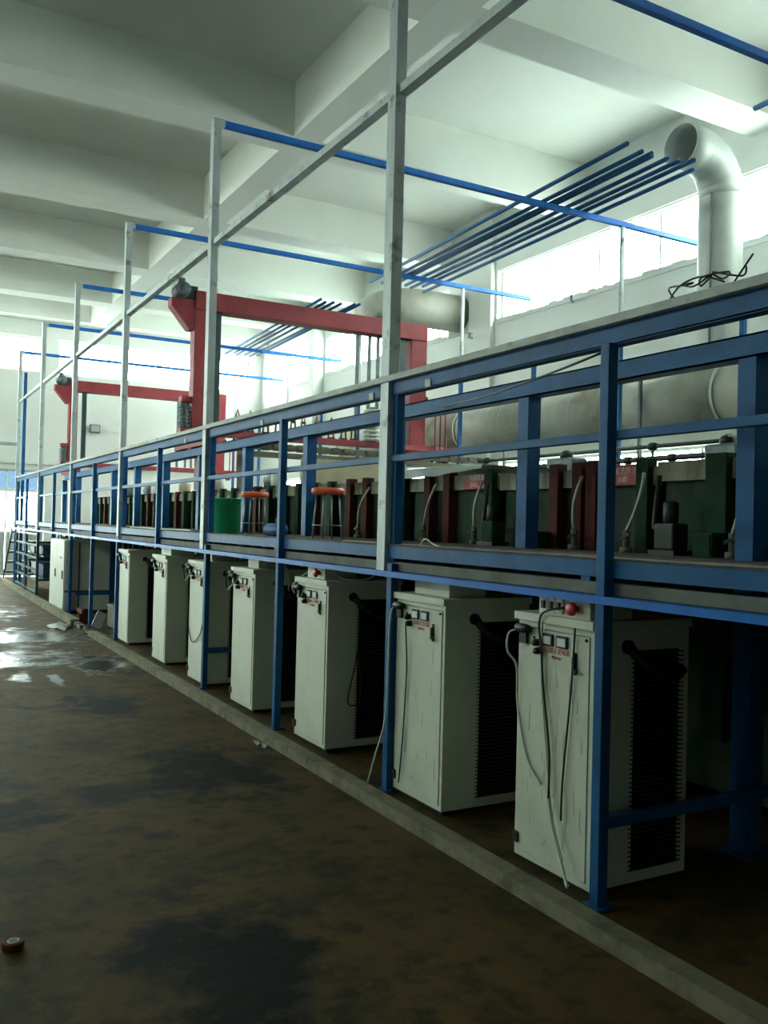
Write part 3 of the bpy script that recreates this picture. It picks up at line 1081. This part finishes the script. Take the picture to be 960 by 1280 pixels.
def cabinet(y, label, top, scuffed=False, text=True):
    c = thing('rectifier_cabinet', label, 'cabinet', (XF, y, 0), 'cream rectifier cabinets under the walkway')
    b = shared('body', me_body, c)
    shared('inner_mesh', me_in, b)
    shared('louvres', me_louvre, b, kind='stuff')
    shared('plinth', me_plinth, c)
    shared('top_cap', me_lid, c)
    shared('door_frame', me_jamb, c)
    d = shared('door', me_door_s if scuffed else me_door, c)
    for yy in (.315, .212):
        m = shared('meter', me_bezel, d, (0, yy - .005, 1.112))
        # dial is the pale scale inside the black bezel
        o = shared('dial', me_dial, d, (0, yy - .005, 1.112))
    shared('socket', me_sock, d, (0, .483, 1.105))
    shared('plug', me_plug, d, (-.022, .425, 1.15))
    shared('knob', me_knob, d, (0, .383, 1.09))
    shared('knob', me_knob, d, (0, .37, 1.052))
    for z in (1.11, 1.075, 1.04):
        shared('pilot_lamp', me_lamp, d, (0, .412, z))
    shared('door_handle', me_lock, d, (0, .115, 1.025))
    shared('handle_lever', me_latch, d, (0, .115, 1.01))
    shared('hinge', me_hinge, c, (0, W - .02, .118))
    shared('door_screw', me_screw, d, (0, .045, 1.14))
    shared('cable_gland', me_gland, c)
    if text:
        text_mesh('lettering', '高频开关电源', .030, 'print_red', FACE_AISLE, (XF - .0012, y + .245, 1.062), d, 1.05)
        text_mesh('lettering', '整流设备厂', .016, 'print_red', FACE_AISLE, (XF - .0012, y + .245, 1.032), d)
    # box on top
    if top:
        x0, y0, y1, h, kind = top
        bx = part('control_box', Geo().box(XF + x0, XF + x0 + .26, y + y0, y + y1, HC + .008, HC + .008 + h), 'cab', c, .005)
        if kind == 'breakers':
            for k in range(3):
                yy = y + y1 - .05 - k * .055
                q = part('breaker', Geo().box(XF + x0 - .012, XF + x0, yy - .023, yy + .023, HC + .02, HC + h), 'white_plastic', bx)
                part('toggle', Geo().box(XF + x0 - .022, XF + x0 - .012, yy - .01, yy + .01, HC + .04, HC + .075), 'black', bx)
        if kind in ('breakers', 'red'):
            part('stop_button', Geo().lathe([(0, -.045), (.026, -.045), (.032, -.035), (.032, -.025), (.016, -.022), (.016, 0)], (XF + x0, y + y0 + .09, HC + .055), 'x', 16), 'red_plastic', bx)
    return c


cabs = (
    (3.01, 'cream rectifier cabinet with streaked door, three breakers on top and white cables down its front', (.012, .04, .40, .11, 'breakers'), True),
    (4.22, 'cream rectifier cabinet with plain white top box and white cable trailing to the kerb', (.06, .05, .43, .10, 'plain'), True),
    (5.74, 'cream rectifier cabinet with red-button top box and black cable loop on its side', (.02, .10, .40, .10, 'red'), False),
    (7.18, 'cream rectifier cabinet with coiled plug cable, below the two orange stools', (.08, .12, .38, .10, 'plain'), False),
    (8.49, 'cream rectifier cabinet behind a blue post with cable loop hanging across its door', (.10, .14, .40, .09, 'plain'), False),
    (9.90, 'cream rectifier cabinet with a wide box on top, sixth from the duct riser end', (.06, .05, .45, .10, 'plain'), False),
    (11.65, 'cream rectifier cabinet standing last in the row before the broken kerb', None, False),
)
CB = [cabinet(*c) for c in cabs]

# cables on the cabinets
def cable(parent, pts, r, m, name='cable'):
    part(name, Geo().tube(smooth_path(pts), r, 6), m, parent)


c = CB[0]
y = 3.01
cable(c, [(XF + .1, y + .10, 1.29), (XF - .03, y + .26, 1.26), (XF - .028, y + .345, 1.20), (XF - .02, y + .335, 1.05), (XF - .015, y + .325, .9), (XF - .02, y + .28, .7), (XF - .02, y + .26, .55), (XF - .03, y + .25, .38)], .0055, 'cable_black')
cable(c, [(XF - .03, y + .25, .38), (XF - .04, y + .20, .25), (XF - .06, y + .10, .1), (XF - .09, y + .04, .06), (XF - .12, y + .0, .085)], .007, 'cable_white')
cable(c, [(XF - .012, y + .34, 1.2), (XF - .01, y + .345, .95), (XF - .01, y + .30, .62), (XF - .02, y + .25, .38), (XF - .035, y + .2, .26), (XF - .05, y + .12, .14)], .005, 'cable_white')
cable(c, [(XF - .012, y + .11, 1.2), (XF - .012, y + .13, .9), (XF - .014, y + .17, .5), (XF - .02, y + .17, .3)], .005, 'cable_black')
cable(c, [(XF - .02, y + .50, 1.14), (XF - .05, y + .55, 1.12), (XF - .05, y + .56, 1.03), (XF - .01, y + .535, .95), (XF - .008, y + .52, .75), (XF - .008, y + .44, .52), (XF - .01, y + .33, .42)], .0055, 'cable_white')
c = CB[1]
y = 4.22
cable(c, [(XF - .02, y + .50, 1.14), (XF - .046, y + .53, 1.10), (XF - .05, y + .545, .8), (XF - .052, y + .56, .45), (XF - .06, y + .66, .2), (XF - .08, y + .71, .02)], .006, 'cable_white')
cable(c, [(XF - .03, y + .38, 1.05), (XF - .012, y + .385, .8), (XF - .012, y + .40, .5), (XF - .012, y + .43, .2), (XF - .012, y + .45, .08)], .0045, 'cable_black')
c = CB[2]
y = 5.74
cable(c, [(XF + .25, y - .015, 1.06), (XF + .24, y - .015, .7), (XF + .17, y - .02, .38), (XF + .22, y - .02, .33), (XF + .27, y - .02, .38), (XF + .25, y - .02, .7)], .005, 'cable_black')
cable(c, [(XF + .1, y + .42, 1.28), (XF + .05, y + .5, 1.25), (XF - .03, y + .56, 1.16), (XF - .03, y + .52, 1.10)], .006, 'cable_white')
cable(c, [(XF + .12, y + .1, 1.26), (XF + .15, y + .0, 1.235), (XF + .3, y - .1, 1.26), (XF + .34, y - .12, 1.4)], .006, 'cable_white')
for k, y in ((3, 7.18), (4, 8.49)):
    c = CB[k]
    pts = [(XF - .03 - .02 * math.cos(t * 3), y + .545 + .05 * math.cos(t), 1.10 + .09 * math.sin(t)) for t in [q * .7 for q in range(8)]]
    cable(c, pts, .007, 'cable_white')
    cable(c, [(XF - .02, y + .50, 1.14), (XF - .05, y + .57, 1.17), (XF - .04, y + .6, 1.05), (XF - .02, y + .56, 1.0)], .008, 'cable_black')
y = 8.49
cable(CB[4], [(XF - .02, y + .53, .95), (XF - .012, y + .51, .6), (XF - .012, y + .42, .43), (XF - .012, y + .30, .41), (XF - .012, y + .12, .5), (XF - .012, y + .04, .62)], .005, 'cable_black')
y = 7.18
cable(CB[3], [(XF + .28, y - .02, 1.25), (XF + .3, y - .03, 1.12), (XF + .3, y - .03, .98)], .006, 'cable_white')
# dense scratches on the doors of the two nearest cabinets
for k, y, n in ((0, 3.01, 34), (1, 4.22, 16)):
    g = Geo()
    random.seed(20 + k)
    for j in range(n):
        yy = y + random.uniform(.06, .48)
        z = random.uniform(.12, .9)
        l = random.uniform(.03, .16)
        w = random.uniform(.0012, .003)
        dy = random.uniform(-.012, .012)
        g._add([(XF - .0006, yy - w, z), (XF - .0006, yy + w, z), (XF - .0006, yy + dy + w * .4, z + l), (XF - .0006, yy + dy - w * .4, z + l)], [(0, 1, 2, 3)])
    part('rust_streaks', g, 'leather', CB[k], kind='stuff')

# tall electrical cabinet further along
ec = thing('electrical_cabinet', 'wide pale two-door electrical cabinet at the far end under the walkway', 'cabinet', (2.66, 16.4, 0))
part('body', Geo().box(2.68, 3.42, 15.77, 17.2, .05, 1.24), 'elec_cab', ec, .004)
part('plinth', Geo().box(2.70, 3.40, 15.79, 17.18, 0, .05), 'black_metal', ec)
for a, b in ((15.78, 16.48), (16.49, 17.19)):
    d = part('door', Geo().box(2.66, 2.68, a, b, .06, 1.23), 'elec_cab', ec, .003)
    part('door_handle', Geo().box(2.645, 2.66, a + .08, a + .11, .58, .72), 'black', d)
part('name_plate', Geo().box(2.657, 2.66, 15.95, 16.2, .92, .95), 'leather', ec)
part('side_strap', Geo().box(2.9, 2.92, 15.76, 15.77, .1, 1.2).box(2.68, 3.42, 15.755, 15.77, .36, .39), 'rack_teal', ec)

# storage rack under the far end
rk = thing('storage_rack', 'dark teal steel rack frame with stacked crates under the far end of the platform', 'rack', (2.8, 20.5, 0))
for y in (18.9, 20.5, 22.1):
    for x in (2.68, 3.5):
        part('upright', Geo().box(x - .025, x + .025, y - .025, y + .025, 0, 1.31), 'rack_teal', rk)
for z in (.12, .36, .55, .80, 1.05, 1.27):
    for x in (2.68, 3.5):
        part('rail', Geo().box(x - .015, x + .015, 18.9, 22.1, z - .02, z + .02), 'rack_teal', rk)
for z in (.36, .80):
    part('shelf', Geo().box(2.80, 3.48, 18.9, 22.1, z + .02, z + .035), 'rack_teal', rk)
    for y in (18.9, 20.5, 22.1):
        part('bearer', Geo().box(2.68, 3.5, y - .012, y + .012, z - .02, z + .021), 'rack_teal', rk)
cols = ('crate_blue', 'crate_pale', 'rack_teal', 'crate_blue', 'crate_pale')
words = ('blue plastic crate on the lower rack shelf beside the electrical cabinet', 'pale plastic crate on the lower rack shelf', 'teal plastic crate on the lower rack shelf next to the stair',
         'blue plastic crate on the upper rack shelf beside the electrical cabinet', 'pale plastic crate on the upper rack shelf')
for k, (y, z) in enumerate(((19.1, .395), (20.1, .395), (21.1, .395), (19.2, .835), (20.4, .835))):
    cr = thing('storage_crate', words[k], 'crate', (3.1, y + .35, z))
    g = Geo()
    x0, x1, y0, y1, h = 2.83, 3.4, y, y + .7, .2 if k > 2 else .26
    g.box(x0, x1, y0, y1, z, z + .02).box(x0, x0 + .02, y0, y1, z, z + h).box(x1 - .02, x1, y0, y1, z, z + h).box(x0, x1, y0, y0 + .02, z, z + h).box(x0, x1, y1 - .02, y1, z, z + h)
    part('shell', g, cols[k], cr)
    part('rim', Geo().box(x0 - .012, x0 + .005, y0 - .01, y1 + .01, z + h - .03, z + h).box(x0, x1, y0 - .012, y0 + .005, z + h - .03, z + h), cols[k], cr)
single('stand_pipe', Geo().tube([(3.7, 21.6, 0), (3.7, 21.6, 1.12), (3.7, 21.75, 1.18), (3.7, 22.1, 1.18)], .025, 10), 'orange', 'thin orange stand pipe behind the storage rack', 'pipe', loc=(3.7, 21.6, 0))

# low concrete block and boards by the broken kerb
single('concrete_block', Geo().box(3.0, 3.83, 12.45, 13.9, 0, .30).box(2.98, 3.84, 12.43, 13.92, .30, .33), 'concrete', 'low concrete plinth beside the last cabinet under the walkway', 'plinth', loc=(3.4, 13.2, 0), bevel=.01)
single('broken_board', Geo().bar((2.74, 13.45, .028), (2.84, 13.5, .24), .14, .02, (0, 1, 0)), 'crate_pale', 'small pale board leaning beside the gap in the kerb', 'board', loc=(2.8, 13.5, 0))
single('rusty_bracket', Geo().box(2.66, 2.80, 14.3, 14.34, 0, .22).box(2.66, 2.70, 14.1, 14.5, .16, .22), 'rib_red', 'small rusty bracket on the floor next to the leaning board', 'bracket', loc=(2.73, 14.3, 0))

# ------------------------------------------------------------------ things on the walkway
def stool(x, y, label):
    s = thing('round_stool', label, 'stool', (x, y, 1.5))
    part('seat', Geo().lathe([(0, 1.885), (.128, 1.885), (.14, 1.895), (.144, 1.915), (.138, 1.934), (.12, 1.942), (0, 1.940)], (x, y, 0), 'z', 28), 'orange', s)
    for k in range(4):
        a = math.pi / 4 + k * math.pi / 2
        c_, s_ = math.cos(a), math.sin(a)
        part('leg', Geo().tube([(x + c_ * .10, y + s_ * .10, 1.905), (x + c_ * .135, y + s_ * .135, 1.5)], .008, 8), 'rod', s)
    part('ring', Geo().tube([(x + math.cos(t * math.pi / 8) * .126, y + math.sin(t * math.pi / 8) * .126, 1.62) for t in range(17)], .006, 6), 'rod', s)


stool(3.32, 6.93, 'round orange stool with thin metal legs on the walkway beyond the rusty grey post')
stool(3.32, 8.66, 'round orange stool with thin metal legs on the walkway next to the green bucket')
b = thing('green_bucket', 'green plastic bucket standing on the walkway behind a tall grey post', 'bucket', (3.2, 9.2, 1.5))
prof = [(0, 1.503), (.135, 1.503), (.14, 1.51), (.158, 1.86), (.166, 1.865), (.166, 1.88), (.15, 1.88), (.132, 1.52), (0, 1.52)]
part('shell', Geo().lathe(prof, (3.2, 9.2, 0), 'z', 28), 'bucket_green', b)
part('handle', Geo().tube([(3.2, 9.2 + .165 * math.cos(t), 1.86 - .09 * math.sin(t)) for t in [math.pi * q / 10 for q in range(11)]], .006, 6), 'bucket_green', b)
single('blue_canister', Geo().lathe([(0, -.2), (.05, -.2), (.062, -.18), (.062, .16), (.03, .2), (.03, .23), (0, .23)], (3.3, 8.05, 1.562), 'y', 18), 'blue', 'small blue canister lying on the walkway between the two orange stools', 'canister', loc=(3.3, 8.05, 1.5))
single('deck_cable', Geo().tube(smooth_path([(2.95, 12.4, 1.515), (3.0, 11.6, 1.515), (2.9, 10.9, 1.515), (3.05, 10.3, 1.515), (3.0, 9.8, 1.515)]), .012, 6), 'cable_white', 'white cable lying on the walkway beyond the green bucket', 'cable', loc=(3.0, 11, 1.5))
single('timber_strip', Geo().bar((2.86, 4.55, 1.509), (2.98, 5.9, 1.509), .05, .018), 'wood', 'thin wooden strip lying along the walkway edge below the red signs', 'wood strip', loc=(2.9, 5.2, 1.5))
single('wire_offcut', Geo().tube(smooth_path([(2.80, 4.55, 1.522), (2.79, 4.48, 1.56), (2.80, 4.40, 1.53), (2.80, 4.34, 1.522)]), .005, 6), 'cable_white', 'short curled white wire at the walkway edge beside the rusty grey post', 'wire', loc=(2.8, 4.5, 1.5))
# wire tangle on the handrail
g = Geo()
random.seed(11)
pts = [(2.775, 2.58, 2.585)]
for k in range(14):
    t = k / 13
    pts.append((2.775 + .02 * math.sin(k * 2.1), 2.60 - .32 * t + .06 * math.sin(k * 1.9), 2.60 + .045 * abs(math.sin(k * 1.3))))
g.tube(smooth_path(pts, 4), .004, 5)
g.tube([(2.775, 2.30, 2.585), (2.785, 2.22, 2.68)], .004, 5)
g.tube(smooth_path([(2.775, 2.62, 2.58), (2.765, 2.55, 2.63), (2.775, 2.45, 2.645), (2.775, 2.34, 2.60)], 5), .004, 5)
single('wire_tangle', g, 'cable_black', 'tangle of dark wire twisted on top of the handrail in front of the duct riser', 'wire', loc=(2.775, 2.45, 2.58))
single('slack_cable', Geo().tube(smooth_path([(2.825, 3.05, 2.447), (2.95, 3.6, 2.43), (3.3, 4.6, 2.47), (3.68, 5.6, 2.55), (3.836, 6.0, 2.60)]), .006, 6), 'cable_black', 'thin dark cable slung from the handrail to the runway beam', 'cable', loc=(3, 4, 2.5))

# header pipes behind the tanks, in front of the low windows
for k, (x, z, r, lab) in enumerate(((7.95, 2.50, .035, 'lower dark header pipe running behind the tanks below the grey duct'), (8.05, 2.66, .025, 'upper thin header pipe running behind the tanks below the grey duct'))):
    hp = thing('header_pipe', lab, 'pipe', (x, 9, z))
    part('tube', Geo().tube([(x, 2.5, z), (x, 11.4, z)], r, 10), 'black_metal', hp)
    for y in (3.4, 4.9, 5.6, 7.4, 8.1, 9.9, 10.8):
        yy = y + k * .4
        part('valve', Geo().tube([(x, yy - .07, z), (x, yy - .03, z), (x, yy + .03, z), (x, yy + .07, z)], .05, 10, radii=[.035, .05, .05, .035]), 'black_metal', hp)
        part('drop', Geo().tube([(x, yy, z), (x, yy, 1.2)], r * .7, 8), 'motor_grey', hp)
for k, (y, w, h, lab) in enumerate(((4.35, .28, .52, 'dark pump head on the rear tank rim seen beside the large red sign'), (6.3, .5, .5, 'dark pump head on the rear tank rim seen above the white sheet'),
                                    (8.8, .6, .48, 'dark pump head on the rear tank rim beyond the white sheet'))):
    p = thing('rear_pump', lab, 'pump', (7.5, y, 2.06))
    part('base', Geo().box(7.4, 7.72, y - w / 2, y + w / 2, 2.06, 2.12), 'black_metal', p)
    part('head', Geo().box(7.45, 7.70, y - w / 2 + .04, y + w / 2 - .04, 2.12, 2.06 + h), 'motor_grey', p, .03)
    part('cap', Geo().lathe([(0, 0), (.09, 0), (.09, .06), (.05, .1), (0, .1)], (7.58, y, 2.06 + h), 'z', 14), 'black_metal', p)

# small goods on the far tanks
random.seed(5)
for k, (x, y, h, r, m, lab) in enumerate((
        (4.5, 10.9, .22, .10, 'white_plastic', 'small white plastic drum on the tank rim beyond the green bucket'),
        (4.45, 13.2, .26, .11, 'white_plastic', 'white plastic drum on the tank beside the gantry leg'),
        (4.5, 15.1, .2, .10, 'board', 'tan drum on the tank between the two gantries'),
        (4.5, 16.9, .24, .11, 'white_plastic', 'white plastic drum on the tank above the electrical cabinet'),
        (4.5, 19.0, .24, .12, 'motor_grey', 'grey drum on the tank near the distant gantry'))):
    dr = thing('small_drum', lab, 'drum', (x, y, 1.99))
    part('support_board', Geo().box(4.243, 7.72, y - .2, y + .2, 2.055, 2.08), 'plank', dr)
    part('shell', Geo().lathe([(0, 2.08), (r, 2.08), (r, 2.08 + h * .8), (r * .5, 2.08 + h * .92), (r * .5, 2.08 + h), (0, 2.08 + h)], (x, y, 0), 'z', 18), m, dr)
for k, (y, lab) in enumerate(((11.3, 'black pump motor on the tank rim beneath the slotted plank'), (14.2, 'black pump motor on the tank rim just past the gantry leg'), (17.8, 'black pump motor on the tank rim above the far rack'))):
    p = thing('pump_motor', lab, 'motor', (4.7, y, 2.06))
    part('foot', Geo().box(4.243, 7.72, y - .15, y + .15, 2.055, 2.09), 'black_metal', p)
    part('casing', Geo().lathe([(0, -.18), (.09, -.18), (.11, -.15), (.11, .12), (.07, .16), (0, .16)], (4.6, y, 2.20), 'y', 18), 'motor_grey', p)
    part('pipe', Geo().tube([(4.6, y + .16, 2.2), (4.6, y + .28, 2.2), (4.6, y + .3, 2.1), (4.6, y + .3, 1.9)], .03, 10), 'black', p)

# ------------------------------------------------------------------ floor litter and wall lamp
g = Geo()
random.seed(9)
vs_, fs = [], []
for i in range(5):
    for k in range(12):
        a = 2 * math.pi * k / 12
        r = (.26, .22, .16, .09, .0)[i] * (1 + .3 * math.sin(3 * a + i) + .12 * math.sin(7 * a))
        vs_.append((2.3 + r * math.cos(a) * .6, 13.8 + r * math.sin(a), (.012, .03, .045, .05, .08)[i] + .015 * math.sin(5 * a + i)))
for i in range(4):
    for k in range(12):
        fs.append((i * 12 + k, i * 12 + (k + 1) % 12, (i + 1) * 12 + (k + 1) % 12, (i + 1) * 12 + k))
g._add(vs_, fs, True)
single('crumpled_rag', g, 'rag', 'crumpled white rag on the wet floor beside the broken kerb', 'rag', loc=(2.3, 13.8, 0))
g = Geo()
for k in range(4):
    yy = 6.05 + k * .05
    xx = 2.44 + .02 * math.sin(k * 2)
    g._add([(xx, yy, .004), (xx + .03, yy + .01, .02), (xx + .028, yy + .05, .006), (xx - .005, yy + .045, .025)], [(0, 1, 2, 3)])
    g._add([(xx, yy, .0), (xx + .03, yy + .01, .012), (xx + .028, yy + .05, .0), (xx - .005, yy + .045, .012)], [(3, 2, 1, 0)])
single('paper_scrap', g, 'rag', 'torn white paper scrap lying at the foot of the kerb', 'paper', loc=(2.45, 6.1, 0))
tr = thing('tape_roll', 'small dark red tape roll lying on the brown floor', 'tape', (.47, 3.63, 0))
part('roll', Geo().lathe([(.022, 0), (.038, 0), (.04, .004), (.04, .026), (.038, .03), (.022, .03), (.022, 0)], (.47, 3.63, 0), 'z', 24, False), 'rib_red', tr)
part('inner_ring', Geo().lathe([(.019, 0), (.022, 0), (.022, .033), (.019, .033), (.019, 0)], (.47, 3.63, 0), 'z', 24, False), 'white_plastic', tr)
wl = thing('wall_floodlight', 'small grey box floodlight mounted on the far white wall', 'lamp', (4.95, YF, 4.1))
part('housing', Geo().box(4.86, 5.14, YF - .14, YF - .03, 3.97, 4.20), 'motor_grey', wl, .01)
part('lens', Geo().box(4.89, 5.11, YF - .145, YF - .14, 4.0, 4.17), 'crate_pale', wl)
part('bracket', Geo().box(4.96, 5.04, YF - .03, YF, 4.03, 4.14), 'motor_grey', wl)
for y, z, xw in ((11.15, 5.40, XR), (13.9, 5.25, XR - .10), (17.4, 5.2, XR)):
    s = thing('window_stay', 'small metal window stay arm fixed to the wall below the strip window', 'bracket', (xw, y, z), 'window stays below the strip windows')
    part('arm', Geo().tube([(xw, y + .3, z + .02), (xw - .25, y, z)], .014, 8), 'motor_grey', s)
    part('stop', Geo().box(xw - .28, xw - .22, y - .03, y + .03, z - .05, z + .05), 'motor_grey', s)
